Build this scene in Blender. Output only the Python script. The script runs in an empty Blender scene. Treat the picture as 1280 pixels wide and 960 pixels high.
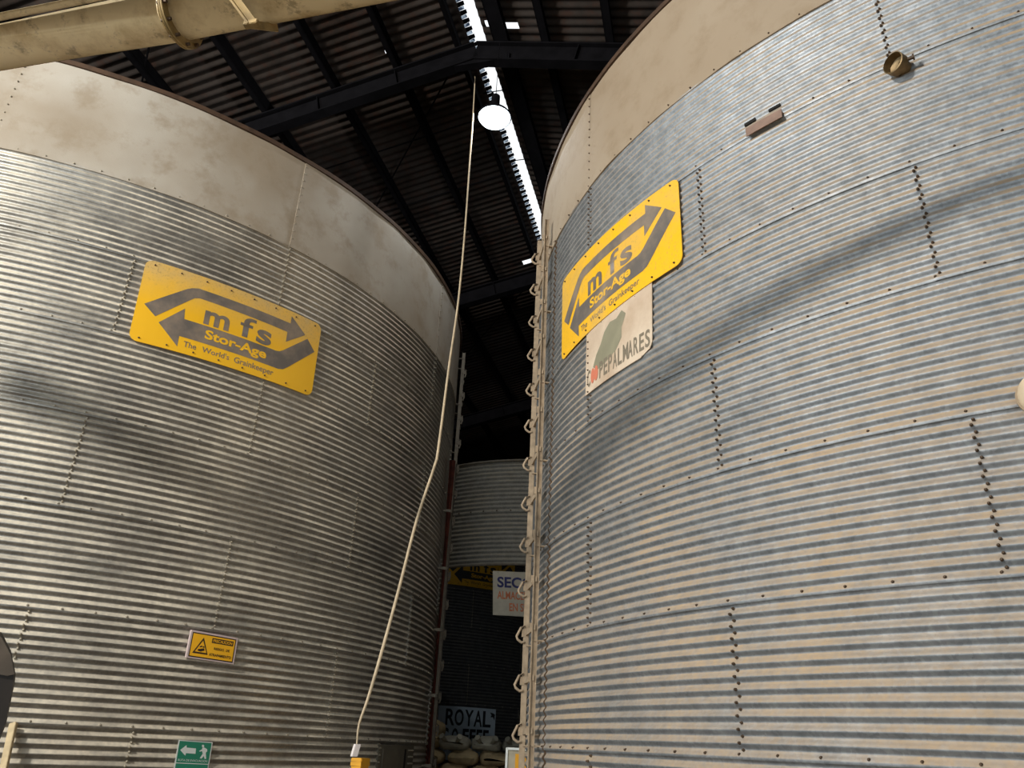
import bpy, bmesh, math, random
from mathutils import Vector, Matrix
random.seed(7)
PI = math.pi
R_ = math.radians
sc = bpy.context.scene
COL = sc.collection

# ------------------------------------------------------------------ camera
EYE = Vector((0, 0, 1.72))
FPX = 965.9
PIT, ROLL = R_(25.261), R_(2.788)
fwd = Vector((0, math.cos(PIT), math.sin(PIT)))
r0 = Vector((1, 0, 0)); u0 = Vector((0, -math.sin(PIT), math.cos(PIT)))
rgt = math.cos(ROLL)*r0 + math.sin(ROLL)*u0
upv = -math.sin(ROLL)*r0 + math.cos(ROLL)*u0
cd = bpy.data.cameras.new('camera'); cam = bpy.data.objects.new('camera', cd); COL.objects.link(cam)
M = Matrix(((rgt.x, upv.x, -fwd.x, EYE.x), (rgt.y, upv.y, -fwd.y, EYE.y), (rgt.z, upv.z, -fwd.z, EYE.z), (0, 0, 0, 1)))
cam.matrix_world = M
cd.sensor_width = 36; cd.lens = 36*FPX/1280; cd.clip_start = 0.05; cd.clip_end = 200
sc.camera = cam

# ------------------------------------------------------------------ world and light
w = bpy.data.worlds.new('overcast_sky'); sc.world = w; w.use_nodes = True
bgn = w.node_tree.nodes['Background']
bgn.inputs[0].default_value = (0.93, 0.96, 1.0, 1); bgn.inputs[1].default_value = 1.3
sc.view_settings.view_transform = 'Standard'; sc.view_settings.look = 'None'
sc.view_settings.exposure = 0.0; sc.view_settings.gamma = 1; sc.view_settings.use_curve_mapping = False

def light(name, typ, loc, target, power, color, size=None, size_y=None, spot=None, blend=0.5):
    l = bpy.data.lights.new(name, typ); l.energy = power; l.color = color
    if typ == 'AREA':
        l.shape = 'RECTANGLE'; l.size = size; l.size_y = size_y or size
    elif typ == 'SPOT':
        l.shadow_soft_size = size; l.spot_size = spot; l.spot_blend = blend
    else:
        l.shadow_soft_size = size
    o = bpy.data.objects.new(name, l); COL.objects.link(o); o.location = loc
    o.rotation_euler = (Vector(target)-Vector(loc)).to_track_quat('-Z', 'Y').to_euler()
    return o
KEY = Vector((-7.2, -2.78, 8.6))                        # another high bay lamp, behind and left of the photographer
VIS = None
light('door_daylight', 'AREA', (-2.0, -9.3, 2.9), (-0.5, 8, 2.9), 430, (0.80, 0.91, 1.0), 6.5, 4.6)
light('left_fill_light', 'AREA', (-13.9, -1.5, 6.0), (-4, 6.5, 5.2), 950, (0.80, 0.91, 1.0), 4.0, 3.0)  # added area light, brightens the upper left of the left silo

# ------------------------------------------------------------------ helpers
def ray(x, y):
    v = fwd + rgt*((x-640)/FPX) - upv*((y-480)/FPX)
    return v.normalized()
def at(x, y, dist): return EYE + ray(x, y)*dist
AZ = R_(14.4)
A_ = Vector((math.sin(AZ), math.cos(AZ), 0))            # along the ridge
B_ = Vector((math.cos(AZ), -math.sin(AZ), 0))           # across the ridge
def RW(lat, al, z): return B_*lat + A_*al + Vector((0, 0, z))

def link(name, me, m=None, parent=None, smooth=None):
    o = bpy.data.objects.new(name, me); COL.objects.link(o)
    if m is not None:
        if isinstance(m, (list, tuple)):
            for q in m: me.materials.append(q)
        else: me.materials.append(m)
    if smooth is not None:
        for p in me.polygons: p.use_smooth = True
        if smooth > 0:
            try: me.set_sharp_from_angle(angle=R_(smooth))
            except Exception: pass
    if parent is not None: o.parent = parent
    return o
def bobj(name, bm, m, parent=None, smooth=None):
    me = bpy.data.meshes.new(name); bmesh.ops.recalc_face_normals(bm, faces=bm.faces[:]) if True else None
    bm.to_mesh(me); bm.free()
    return link(name, me, m, parent, smooth)
def tag(o, label=None, cat=None, group=None, kind=None):
    if label: o['label'] = label
    if cat: o['category'] = cat
    if group: o['group'] = group
    if kind: o['kind'] = kind
    return o
def empty(name, loc=(0, 0, 0)):
    o = bpy.data.objects.new(name, None); COL.objects.link(o); o.location = loc; o.empty_display_size = .2
    return o
def structure(o):
    o['kind'] = 'structure'; return o
def frame(d, hint=Vector((0, 0, 1))):
    d = d.normalized()
    if abs(d.dot(hint)) > .98: hint = Vector((1, 0, 0))
    x = d.cross(hint).normalized(); y = x.cross(d).normalized()
    return x, y
def box(bm, c, ax, ay, az, bev=0):
    """box centred at c with half-axis vectors"""
    vs = [bm.verts.new(c + ax*i + ay*j + az*k) for i in (-1, 1) for j in (-1, 1) for k in (-1, 1)]
    idx = [(0, 1, 3, 2), (4, 6, 7, 5), (0, 4, 5, 1), (2, 3, 7, 6), (0, 2, 6, 4), (1, 5, 7, 3)]
    fs = [bm.faces.new([vs[i] for i in f]) for f in idx]
    if bev:
        es = list({e for f in fs for e in f.edges})
        bmesh.ops.bevel(bm, geom=es, offset=bev, segments=2, affect='EDGES')
def bar(bm, p, q, wx, wy, hint=Vector((0, 0, 1)), bev=0):
    d = q-p; x, y = frame(d, hint)
    box(bm, (p+q)/2, x*wx/2, y*wy/2, d/2, bev)
def tube(bm, pts, rad, n=10, cap=True, closed=False):
    rads = rad if isinstance(rad, (list, tuple)) else [rad]*len(pts)
    rings = []
    N = len(pts); prev = None
    for i, p in enumerate(pts):
        if closed: d = pts[(i+1) % N]-pts[(i-1) % N]
        else: d = pts[min(i+1, N-1)]-pts[max(i-1, 0)]
        d = d.normalized()
        if prev is None: x, y = frame(d)
        else:
            x = (prev-d*prev.dot(d)).normalized(); y = d.cross(x)
        prev = x
        rings.append([bm.verts.new(p+(x*math.cos(2*PI*k/n)+y*math.sin(2*PI*k/n))*rads[i]) for k in range(n)])
    for i in range(N if closed else N-1):
        a, b = rings[i], rings[(i+1) % N]
        for k in range(n): bm.faces.new((a[k], a[(k+1) % n], b[(k+1) % n], b[k]))
    if cap and not closed:
        bm.faces.new(rings[0][::-1]); bm.faces.new(rings[-1])
def lathe(bm, c, axis, prof, n=32, cap0=False, cap1=False):
    """prof: (distance along axis, radius)"""
    x, y = frame(axis); axis = axis.normalized(); rings = []
    for h, r in prof:
        rings.append([bm.verts.new(c+axis*h+(x*math.cos(2*PI*k/n)+y*math.sin(2*PI*k/n))*r) for k in range(n)])
    for a, b in zip(rings, rings[1:]):
        for k in range(n): bm.faces.new((a[k], a[(k+1) % n], b[(k+1) % n], b[k]))
    if cap0: bm.faces.new(rings[0][::-1])
    if cap1: bm.faces.new(rings[-1])
def spline(pts, n=8):
    out = []
    P = [pts[0]*2-pts[1]]+list(pts)+[pts[-1]*2-pts[-2]]
    for i in range(1, len(P)-2):
        for k in range(n):
            t = k/n
            out.append(.5*((2*P[i])+(P[i+1]-P[i-1])*t+(2*P[i-1]-5*P[i]+4*P[i+1]-P[i+2])*t*t+(3*P[i]-P[i-1]-3*P[i+1]+P[i+2])*t**3))
    out.append(pts[-1].copy())
    return out

# ------------------------------------------------------------------ materials
def srgb(r, g, b):
    f = lambda c: (c/255/12.92) if c/255 <= .04045 else ((c/255+.055)/1.055)**2.4
    return (f(r), f(g), f(b), 1)
class NT:
    def __init__(s, name):
        s.m = bpy.data.materials.new(name); s.m.use_nodes = True
        s.t = s.m.node_tree; s.b = s.t.nodes['Principled BSDF']; s.L = s.t.links.new
    def n(s, typ, **kw):
        q = s.t.nodes.new(typ)
        for k, v in kw.items(): setattr(q, k, v)
        return q
    def noise(s, scale, detail=4, rough=.55, coord='Object', stretch=None):
        tc = s.n('ShaderNodeTexCoord'); q = s.n('ShaderNodeTexNoise')
        q.inputs['Scale'].default_value = scale; q.inputs['Detail'].default_value = detail; q.inputs['Roughness'].default_value = rough
        if stretch:
            mp = s.n('ShaderNodeMapping'); mp.inputs['Scale'].default_value = stretch
            s.L(tc.outputs[coord], mp.inputs[0]); s.L(mp.outputs[0], q.inputs['Vector'])
        else: s.L(tc.outputs[coord], q.inputs['Vector'])
        return q.outputs['Fac']
    def ramp(s, fac, stops):
        q = s.n('ShaderNodeValToRGB'); e = q.color_ramp.elements
        while len(e) < len(stops): e.new(.5)
        for i, (p, c) in enumerate(stops): e[i].position = p; e[i].color = c if len(c) == 4 else (*c, 1)
        s.L(fac, q.inputs[0]); return q.outputs[0]
    def mix(s, fac, a, b, mode='MIX'):
        q = s.n('ShaderNodeMix', data_type='RGBA', blend_type=mode)
        for i, v in ((0, fac), (6, a), (7, b)):
            if isinstance(v, (int, float)): q.inputs[i].default_value = v
            elif isinstance(v, tuple): q.inputs[i].default_value = v
            else: s.L(v, q.inputs[i])
        return q.outputs[2]
    def math(s, op, a, b=None, clamp=False):
        q = s.n('ShaderNodeMath', operation=op, use_clamp=clamp)
        for i, v in ((0, a), (1, b)):
            if v is None: continue
            if isinstance(v, (int, float)): q.inputs[i].default_value = v
            else: s.L(v, q.inputs[i])
        return q.outputs[0]
    def maprange(s, v, a, b, c=0, d=1):
        q = s.n('ShaderNodeMapRange'); s.L(v, q.inputs[0])
        for i, x in enumerate((a, b, c, d)): q.inputs[i+1].default_value = x
        return q.outputs[0]
    def set(s, col=None, rough=None, metal=None, bump=None, bstr=.3, bdist=.01):
        for nm, v in (('Base Color', col), ('Roughness', rough), ('Metallic', metal)):
            if v is None: continue
            if isinstance(v, (int, float, tuple)): s.b.inputs[nm].default_value = v
            else: s.L(v, s.b.inputs[nm])
        if bump is not None:
            q = s.n('ShaderNodeBump'); q.inputs['Strength'].default_value = bstr; q.inputs['Distance'].default_value = bdist
            s.L(bump, q.inputs['Height']); s.L(q.outputs[0], s.b.inputs['Normal'])
        return s.m
def plain(name, col, rough=.6, metal=0, var=.15, scale=6):
    s = NT(name); f = s.noise(scale, 5)
    lo = tuple(c*(1-var) for c in col[:3]); hi = tuple(min(1, c*(1+var)) for c in col[:3])
    return s.set(s.ramp(f, [(.3, lo), (.7, hi)]), rough, metal)

def galvanized(name, zlo, zhi, dust, dust_amt, metal=.88, rough=.36, edge=(.0, .26), stain=None, nmin=.25, hz=.22):
    """zinc with spangle; dust settled on every face that looks upward"""
    s = NT(name)
    tc = s.n('ShaderNodeTexCoord')
    vo = s.n('ShaderNodeTexVoronoi'); vo.inputs['Scale'].default_value = 55; s.L(tc.outputs['Object'], vo.inputs['Vector'])
    zinc = s.mix(s.maprange(s.noise(9, 4), .3, .7), zlo, zhi)
    sep = s.n('ShaderNodeSeparateColor'); s.L(vo.outputs['Color'], sep.inputs[0])
    zinc = s.mix(1.0, zinc, s.ramp(sep.outputs[0], [(0, (.84, .84, .85)), (1, (1.12, 1.12, 1.12))]), 'MULTIPLY')
    g = s.n('ShaderNodeNewGeometry'); sx = s.n('ShaderNodeSeparateXYZ'); s.L(g.outputs['Normal'], sx.inputs[0])
    upf = s.maprange(sx.outputs[2], edge[0], edge[1])
    nz = s.maprange(s.noise(1.3, 5, .6, stretch=(1, 1, 2.2)), .33, .62, nmin, 1)
    nf = s.maprange(s.noise(26, 3), .3, .7, .7, 1.05)
    df = s.math('MULTIPLY', s.math('MULTIPLY', s.math('MULTIPLY', upf, nz), nf), dust_amt, True)
    haze = s.maprange(s.noise(2.1, 5), .35, .75, .03, hz)
    df = s.math('MAXIMUM', df, haze)
    col = s.mix(df, zinc, dust)
    if stain is not None:
        # rusty rubbed patches
        for (c, r_) in stain:
            vd = s.n('ShaderNodeVectorMath', operation='DISTANCE'); s.L(tc.outputs['Object'], vd.inputs[0]); vd.inputs[1].default_value = c
            m_ = s.maprange(vd.outputs['Value'], r_, r_*.3)
            m_ = s.math('MULTIPLY', m_, s.maprange(s.noise(11, 6, .7, stretch=(1, 1, 3)), .42, .6))
            col = s.mix(m_, col, srgb(196, 170, 138))
    return s.set(col, s.mix(df, (rough,)*3+(1,), (.85, .85, .85, 1)), s.math('MULTIPLY', s.math('SUBTRACT', 1, df, True), metal),
                 s.noise(60, 3), .12, .004)

MAT = {}
MAT['zinc_right'] = galvanized('dusty_galvanized_steel', (.23, .26, .28, 1), (.36, .39, .41, 1), srgb(178, 152, 118), .92, rough=.56, edge=(-.22, .10), nmin=.5, hz=.12)
STL = [(tuple(at(78, 255, 8.42)), .42), (tuple(at(195, 258, 8.5)), .42)]
MAT['zinc_left'] = galvanized('weathered_galvanized_steel', (.22, .215, .20, 1), (.34, .335, .31, 1), srgb(228, 218, 196), .95, edge=(-.08, .2), nmin=.4, stain=STL)
MAT['zinc_far'] = galvanized('unlit_galvanized_steel', (.06, .065, .07, 1), (.10, .105, .105, 1), srgb(96, 90, 78), .6, metal=.5, rough=.55)  # zinc darkened, the gap's shade is put into the colour
def band_mat(name, c1, c2, c3, s2=.55):
    s = NT(name)
    col = s.mix(s.maprange(s.noise(.55, 4), .38, .62), c1, c2)
    col = s.mix(s.math('MULTIPLY', s.maprange(s.noise(3.2, 8, .68), .5, .66), s2), col, c3)
    s.b.inputs['Specular IOR Level'].default_value = .25
    return s.set(col, .78, 0, s.noise(38, 5, .7), .22, .006)
MAT['band_left'] = band_mat('dusty_smooth_steel', srgb(176, 170, 158), srgb(150, 138, 120), srgb(138, 123, 101))
MAT['band_right'] = band_mat('tan_dusted_smooth_steel', srgb(160, 145, 124), srgb(150, 133, 111), srgb(136, 118, 94))
MAT['rim'] = plain('rusty_rim_steel', srgb(74, 54, 38), .8, .2, .35, 9)
MAT['bolt_dark'] = plain('rusty_bolt', srgb(84, 66, 48), .6, .3, .3, 20)
MAT['bolt_light'] = plain('zinc_bolt', srgb(160, 152, 134), .5, .5, .2, 20)
s = NT('sign_yellow')
col = s.mix(s.math('MULTIPLY', s.maprange(s.noise(1.6, 6, .65), .45, .62), .6), srgb(248, 190, 34), srgb(214, 176, 98))
col = s.mix(s.math('MULTIPLY', s.maprange(s.noise(45, 4, .7), .56, .66), .45), col, srgb(176, 146, 96))
MAT['yellow'] = s.set(col, .38, 0)
s = NT('dusty_sign_yellow')
tc = s.n('ShaderNodeTexCoord'); sx = s.n('ShaderNodeSeparateXYZ'); s.L(tc.outputs['Object'], sx.inputs[0])
topd = s.math('MULTIPLY', s.maprange(sx.outputs[2], -.02, .42), s.maprange(s.noise(2.2, 6, .65), .3, .6, .3, 1))
col = s.mix(topd, srgb(246, 190, 40), srgb(206, 176, 116))
col = s.mix(s.math('MULTIPLY', s.maprange(s.noise(50, 4, .7), .54, .64), s.math('MULTIPLY', topd, .6)), col, srgb(150, 120, 80))
MAT['yellow_dusty'] = s.set(col, .4, 0)
s = NT('sign_grey')
MAT['signgrey'] = s.set(s.mix(s.maprange(s.noise(2.4, 6, .65), .4, .66), srgb(104, 98, 92), srgb(150, 134, 116)), .45, 0)
MAT['sign_back'] = plain('sign_plate_edge', srgb(90, 76, 48), .6, .3)
s = NT('sign_dusty_white')
MAT['coopwhite'] = s.set(s.mix(s.maprange(s.noise(3, 6, .6), .35, .7), srgb(214, 196, 172), srgb(184, 160, 134)), .7, 0)
MAT['coopgreen'] = plain('faded_green_paint', srgb(138, 134, 110), .7, 0, .12)
MAT['coopred'] = plain('faded_red_paint', srgb(206, 120, 92), .7, 0, .1)
MAT['coopgrey'] = plain('faded_grey_lettering', srgb(124, 114, 96), .7, 0, .1)
MAT['cautionyellow'] = plain('caution_yellow', srgb(250, 186, 30), .4, 0, .04)
MAT['cautionblack'] = plain('caution_black', srgb(52, 36, 22), .5, 0, .1)
MAT['pinkish'] = plain('pale_sign_edge', srgb(206, 186, 182), .6, 0, .05)
MAT['green'] = plain('evacuation_green', srgb(36, 132, 104), .4, 0, .05)
MAT['white'] = plain('sign_white', srgb(226, 232, 228), .5, 0, .03)
MAT['cream'] = None
s = NT('cream_paint_tube')
col = s.mix(s.maprange(s.noise(2.2, 6, .7), .52, .7), srgb(236, 216, 172), srgb(192, 164, 112))
col = s.mix(s.math('MULTIPLY', s.maprange(s.noise(7, 6, .75), .58, .66), .55), col, srgb(116, 92, 58))
MAT['cream'] = s.set(col, .42, 0, s.noise(12, 5), .15, .004)
MAT['creamdark'] = plain('worn_cream_steel', srgb(150, 126, 78), .6, .1, .35, 12)
MAT['ladder'] = plain('dust_caked_ladder_steel', srgb(160, 142, 118), .85, .05, .25, 14)
MAT['ladder_far'] = plain('dull_ladder_steel', srgb(120, 112, 98), .8, .2, .2, 14)
MAT['redrust'] = plain('red_oxide_pipe', srgb(122, 56, 38), .75, .1, .3, 8)
s = NT('dirty_roof_sheet')
col = s.mix(s.maprange(s.noise(1.1, 6, .65, stretch=(1, 1, 1)), .35, .65), srgb(70, 63, 58), srgb(44, 38, 34))
col = s.mix(s.math('MULTIPLY', s.maprange(s.noise(5, 6, .7), .5, .64), .5), col, srgb(72, 48, 38))
s.b.inputs['Specular IOR Level'].default_value = .1
MAT['roof'] = s.set(col, .9, 0)
MAT['steel_dark'] = plain('dark_roof_steel', srgb(18, 17, 19), .9, 0, .3, 5)
MAT['steel_dark'].node_tree.nodes['Principled BSDF'].inputs['Specular IOR Level'].default_value = .05
MAT['wall'] = plain('grimy_wall_sheet', srgb(96, 88, 78), .9, 0, .25, 1.2)
MAT['floor'] = plain('worn_concrete_floor', srgb(104, 90, 72), .85, 0, .2, 1.5)
MAT['concrete'] = plain('foundation_concrete', srgb(120, 112, 100), .9, 0, .2, 3)
s = NT('ridge_skylight_plastic')
bg = s.n('ShaderNodeBsdfTransparent'); bg.inputs[0].default_value = (1, 1, 1, 1)
tr = s.n('ShaderNodeBsdfTranslucent'); tr.inputs[0].default_value = (.8, .78, .72, 1)
mx = s.n('ShaderNodeMixShader'); s.L(s.maprange(s.noise(2.5, 4), .3, .75, .1, .55), mx.inputs[0])
s.L(bg.outputs[0], mx.inputs[1]); s.L(tr.outputs[0], mx.inputs[2]); s.L(mx.outputs[0], s.t.nodes['Material Output'].inputs[0])
MAT['skylight'] = s.m
s = NT('grimy_translucent_flashing')
bg = s.n('ShaderNodeBsdfTransparent')
wv = s.n('ShaderNodeTexCoord')
s.L(s.ramp(s.noise(7, 3, .6), [(.42, (.02, .03, .05)), (.6, (.30, .36, .42))]), bg.inputs[0])
s.L(bg.outputs[0], s.t.nodes['Material Output'].inputs[0]); MAT['flashing'] = s.m
def emis(name, col, st):
    s = NT(name); s.b.inputs['Base Color'].default_value = col; s.b.inputs['Emission Color'].default_value = col
    s.b.inputs['Emission Strength'].default_value = st; return s.m
MAT['lampglow'] = emis('lit_lamp_glass', (.80, .92, 1, 1), 9)
MAT['rope'] = plain('pale_cable', srgb(190, 172, 142), .8, 0, .2, 10)
MAT['sack'] = plain('jute_sack', srgb(184, 162, 120), .95, 0, .25, 7)
MAT['sack2'] = plain('white_poly_sack', srgb(172, 166, 146), .9, 0, .2, 7)
MAT['seccwhite'] = plain('stained_white_board', srgb(190, 182, 162), .8, 0, .14, 5)
MAT['blue'] = plain('navy_lettering', srgb(38, 40, 96), .6)
MAT['orange'] = plain('faded_orange_lettering', srgb(206, 116, 72), .7)
MAT['banner'] = plain('grey_blue_banner', srgb(190, 204, 212), .7, 0, .05)
MAT['bannerblack'] = plain('banner_black', srgb(22, 26, 30), .7)
MAT['farsign'] = plain('shaded_yellow_sign', srgb(196, 150, 20), .5, 0, .12)  # sign yellow darkened to paint in the shade of the gap
MAT['farblack'] = plain('shaded_sign_print', srgb(36, 36, 34), .6)  # sign grey darkened likewise, shade held in the colour
MAT['plate'] = plain('rusty_brown_plate', srgb(136, 112, 98), .7, .2, .15, 20)
MAT['brass'] = plain('tarnished_pipe_fitting', srgb(128, 108, 76), .5, .6, .25, 30)
MAT['tarp'] = plain('dark_plastic_wrap', srgb(44, 38, 32), .45, 0, .3, 8)
MAT['tarpgrey'] = plain('grey_plastic_cover', srgb(92, 82, 70), .5, 0, .2, 8)
MAT['wood'] = plain('pale_timber', srgb(186, 166, 128), .8, 0, .15, 14)
MAT['box_yellow'] = plain('yellow_plastic', srgb(226, 162, 24), .5, 0, .1, 8)
MAT['whitebox'] = plain('white_plastic', srgb(226, 216, 210), .5, 0, .05)
MAT['grey'] = plain('grey_painted_steel', srgb(104, 98, 84), .7, .2, .15)
MAT['dark'] = plain('black_recess', srgb(24, 22, 18), .9)
MAT['fitting'] = plain('pale_dusty_casing', srgb(206, 186, 156), .7, 0, .15, 9)

# ------------------------------------------------------------------ building shell
RIDGE_LAT, RIDGE_Z, SLOPE = -2.9, 11.72, 0.24
A0, A1, LATL, LATR = -12.5, 36.0, -15.6, 13.0
structure(tag(bobj('floor', (lambda bm: (bmesh.ops.create_grid(bm, x_segments=2, y_segments=2, size=40), bm)[1])(bmesh.new()), MAT['floor'])))
def roof_side(sign, name, holes):
    """real corrugated sheets: waves follow the slope"""
    bm = bmesh.new(); per = .15; n = int((A1-A0)/per*6)
    far = LATL if sign < 0 else LATR
    start = RIDGE_LAT-.145 if sign < 0 else RIDGE_LAT+.115
    cuts = sorted({start, far, *[c for h in holes for c in h[:2]], *[start+sign*k*1.0 for k in range(1, 16) if abs(start+sign*k) < abs(far-.01) or sign > 0]}, key=lambda v: abs(v-start))
    cuts = [c for c in cuts if abs(c-start) <= abs(far-start)+1e-6]
    rows = []
    for i in range(n+1):
        al = A0+(A1-A0)*i/n
        dz = .012*math.cos(2*PI*al/per)
        rows.append([bm.verts.new(RW(c, al, RIDGE_Z-SLOPE*abs(c-RIDGE_LAT)+dz)) for c in cuts])
    for i in range(n):
        al = A0+(A1-A0)*(i+.5)/n
        for j in range(len(cuts)-1):
            cm = (cuts[j]+cuts[j+1])/2
            if any(min(h[0], h[1]) < cm < max(h[0], h[1]) and h[2] < al < h[3] for h in holes): continue
            bm.faces.new((rows[i][j], rows[i+1][j], rows[i+1][j+1], rows[i][j+1]))
    o = bobj(name, bm, MAT['roof'], None, 60)
    md = o.modifiers.new('thickness', 'SOLIDIFY'); md.thickness = .008; md.offset = 1
    return structure(o)
roof_side(-1, 'ceiling', [(-4.30, -4.27, 7.83, 7.87), (-3.50, -3.12, 14.0, 14.14)])
roof_side(1, 'ceiling.001', [(-2.52, -2.20, 7.86, 7.98), (-2.72, -2.60, 7.82, 7.95)])
# ridge flashing strips and the clear plastic along the ridge
bm = bmesh.new(); n = int((A1-A0)/.05)
vs = []
for i in range(n+1):
    al = A0+(A1-A0)*i/n
    vs.append([bm.verts.new(RW(RIDGE_LAT+d, al, RIDGE_Z+.06+h+.01*math.cos(2*PI*al/.3))) for d, h in ((-.16, -.02), (0, .05), (.13, -.01))])
for i in range(n):
    for j in range(2): bm.faces.new((vs[i][j], vs[i+1][j], vs[i+1][j+1], vs[i][j+1]))
o = bobj('window_1', bm, MAT['skylight'], None, 60); structure(o)
bm = bmesh.new()
for i in range(int((A1-A0)/.15)):                                   # grimy lap of the sheets along the left lip of the opening
    al = A0+i*.15
    a, b = al+.02, al+.112
    p = [RW(RIDGE_LAT-.17, a, RIDGE_Z-.012), RW(RIDGE_LAT-.055, a+.01, RIDGE_Z+.03), RW(RIDGE_LAT-.055, b-.01, RIDGE_Z+.03), RW(RIDGE_LAT-.17, b, RIDGE_Z-.012)]
    bm.faces.new([bm.verts.new(q) for q in p])
    c, d = b, al+.17
    p = [RW(RIDGE_LAT-.17, c, RIDGE_Z-.012), RW(RIDGE_LAT-.075, c, RIDGE_Z+.028), RW(RIDGE_LAT-.075, d, RIDGE_Z+.028), RW(RIDGE_LAT-.17, d, RIDGE_Z-.012)]
    f = bm.faces.new([bm.verts.new(q) for q in p]); f.material_index = 1
o = bobj('window_2', bm, [MAT['steel_dark'], MAT['flashing']]); structure(o)

def quadwall(name, p, q, h0, h1, hole=None):
    """wall sheet between plan points p and q, top heights h0 and h1"""
    bm = bmesh.new(); d = q-p; L = d.length; n = int(L/.15)*4
    nrm = Vector((-d.y, d.x, 0)).normalized()
    cols = []
    for i in range(n+1):
        t = i/n; off = nrm*.02*math.cos(2*PI*t*L/.15*1.0)
        top = h0+(h1-h0)*t if not callable(h1) else h1(t)
        zs = [0, hole[2] if hole else top*.5, top]
        cols.append([bm.verts.new(p+d*t+off+Vector((0, 0, z))) for z in zs])
    for i in range(n):
        t = (i+.5)/n
        for j in range(2):
            if hole and j == 0 and hole[0] < t < hole[1]: continue
            bm.faces.new((cols[i][j], cols[i+1][j], cols[i+1][j+1], cols[i][j+1]))
    o = bobj(name, bm, MAT['wall'], None, 50); m = o.modifiers.new('thickness', 'SOLIDIFY'); m.thickness = .01
    return structure(o)
P0 = lambda lat, al: RW(lat, al, 0)
hr = lambda lat: RIDGE_Z-SLOPE*abs(lat-RIDGE_LAT)-.03
quadwall('wall_left', P0(LATL, A0), P0(LATL, A1), hr(LATL), hr(LATL), (.10, .24, 4.6))
quadwall('wall_right', P0(LATR, A1), P0(LATR, A0), hr(LATR), hr(LATR))
gable = lambda t: hr(LATL+(LATR-LATL)*t)
gable2 = lambda t: hr(LATR-(LATR-LATL)*t)
quadwall('wall_back', P0(LATL, A1), P0(LATR, A1), 0, gable)
quadwall('wall_front', P0(LATR, A0), P0(LATL, A0), 0, gable2, (.36, .66, 5.2))

tn = [0]
def trim(bm, smooth=None):
    tn[0] += 1
    return structure(bobj('trim_%d' % tn[0], bm, MAT['steel_dark'], None, smooth))
# purlins (cold formed channels) along the building
for d, wd, dp in ((-.30, .07, .14), (-1.27, .09, .16), (-2.28, .09, .16), (-3.42, .10, .18), (-4.6, .10, .18), (-5.8, .1, .18), (-7.0, .1, .18), (-8.2, .1, .18), (-9.4, .1, .18), (-10.6, .1, .18), (-11.8, .1, .18),
                  (.40, .24, .16), (1.09, .12, .16), (2.05, .12, .16), (3.1, .12, .16), (4.3, .12, .16), (5.6, .12, .16), (7.0, .12, .16), (8.6, .12, .16), (10.4, .12, .16), (12.4, .12, .16), (14.6, .12, .16)):
    z = RIDGE_Z-SLOPE*abs(d)-.034-dp/2
    c = RW(RIDGE_LAT+d, (A0+A1)/2, z); L = A_*((A1-A0)/2-.03)
    sg = -1 if d < 0 else 1
    sx = (B_*sg - Vector((0, 0, SLOPE))).normalized(); sz = Vector((0, 0, 1))
    bm = bmesh.new()
    box(bm, c-sx*(wd/2-.012), sx*.012, L, sz*(dp/2))
    box(bm, c+sz*(dp/2-.008), sx*(wd/2), L, sz*.008)
    box(bm, c-sz*(dp/2-.008), sx*(wd/2), L, sz*.008)
    trim(bm)
# rafters: plated portal beams with two flanges, cable along the web
RAF = [-10.2, -4.1, 1.98, 8.08, 14.2, 20.25, 26.3, 32.4]
for al in RAF:
    bm = bmesh.new()
    for sg, far in ((-1, LATL+.06), (1, LATR-.06)):
        p0 = RIDGE_LAT-sg*.02; n = 10
        ztop = lambda lat: RIDGE_Z-SLOPE*abs(lat-RIDGE_LAT)-.23
        dep = .36
        q0, q1 = RW(p0, al, ztop(p0)-dep/2), RW(far, al, ztop(far)-dep/2)
        dd = (q1-q0).normalized(); x, y = frame(dd)
        bar(bm, q0, q1, .022, dep-.03)
        bar(bm, q0+y*(dep/2-.012), q1+y*(dep/2-.012), .17, .024)
        bar(bm, q0-y*(dep/2-.012), q1-y*(dep/2-.012), .17, .024)
        for k in range(1, n):                                       # stiffeners
            c = q0.lerp(q1, k/n); bar(bm, c+y*(dep/2-.03), c-y*(dep/2-.03), .15, .012, dd)
        # column to the floor
        cx = RW(far, al, 0); bar(bm, cx+Vector((0, 0, .003)), cx+Vector((0, 0, ztop(far)-.12)), .18, .18, A_)
    # haunch under the ridge
    c = RW(RIDGE_LAT, al, RIDGE_Z-.62)
    box(bm, c, B_*.55, A_*.06, Vector((0, 0, .06)))
    trim(bm)
# bracing rods and sag rods
def rod(p, q, r=.012):
    bm = bmesh.new(); tube(bm, [p, q], r, 6); trim(bm)
zr = lambda lat: RIDGE_Z-SLOPE*abs(lat-RIDGE_LAT)-.16
for a_, b_ in ((8.2, 14.1), (14.4, 20.1), (2.1, 7.9)):
    rod(RW(-3.2, a_, zr(-3.2)), RW(-8.6, b_, zr(-8.6)), .014)
for al in (9.62, 11.1, 12.6, 15.7, 17.2):
    rod(RW(-3.2, al, zr(-3.2)+.06), RW(-14, al, zr(-14)+.06), .011)
for al in (9.2, 10.9):
    rod(RW(-3.1, al, RIDGE_Z-.05), RW(-2.65, al, RIDGE_Z-.05), .010)

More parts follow.
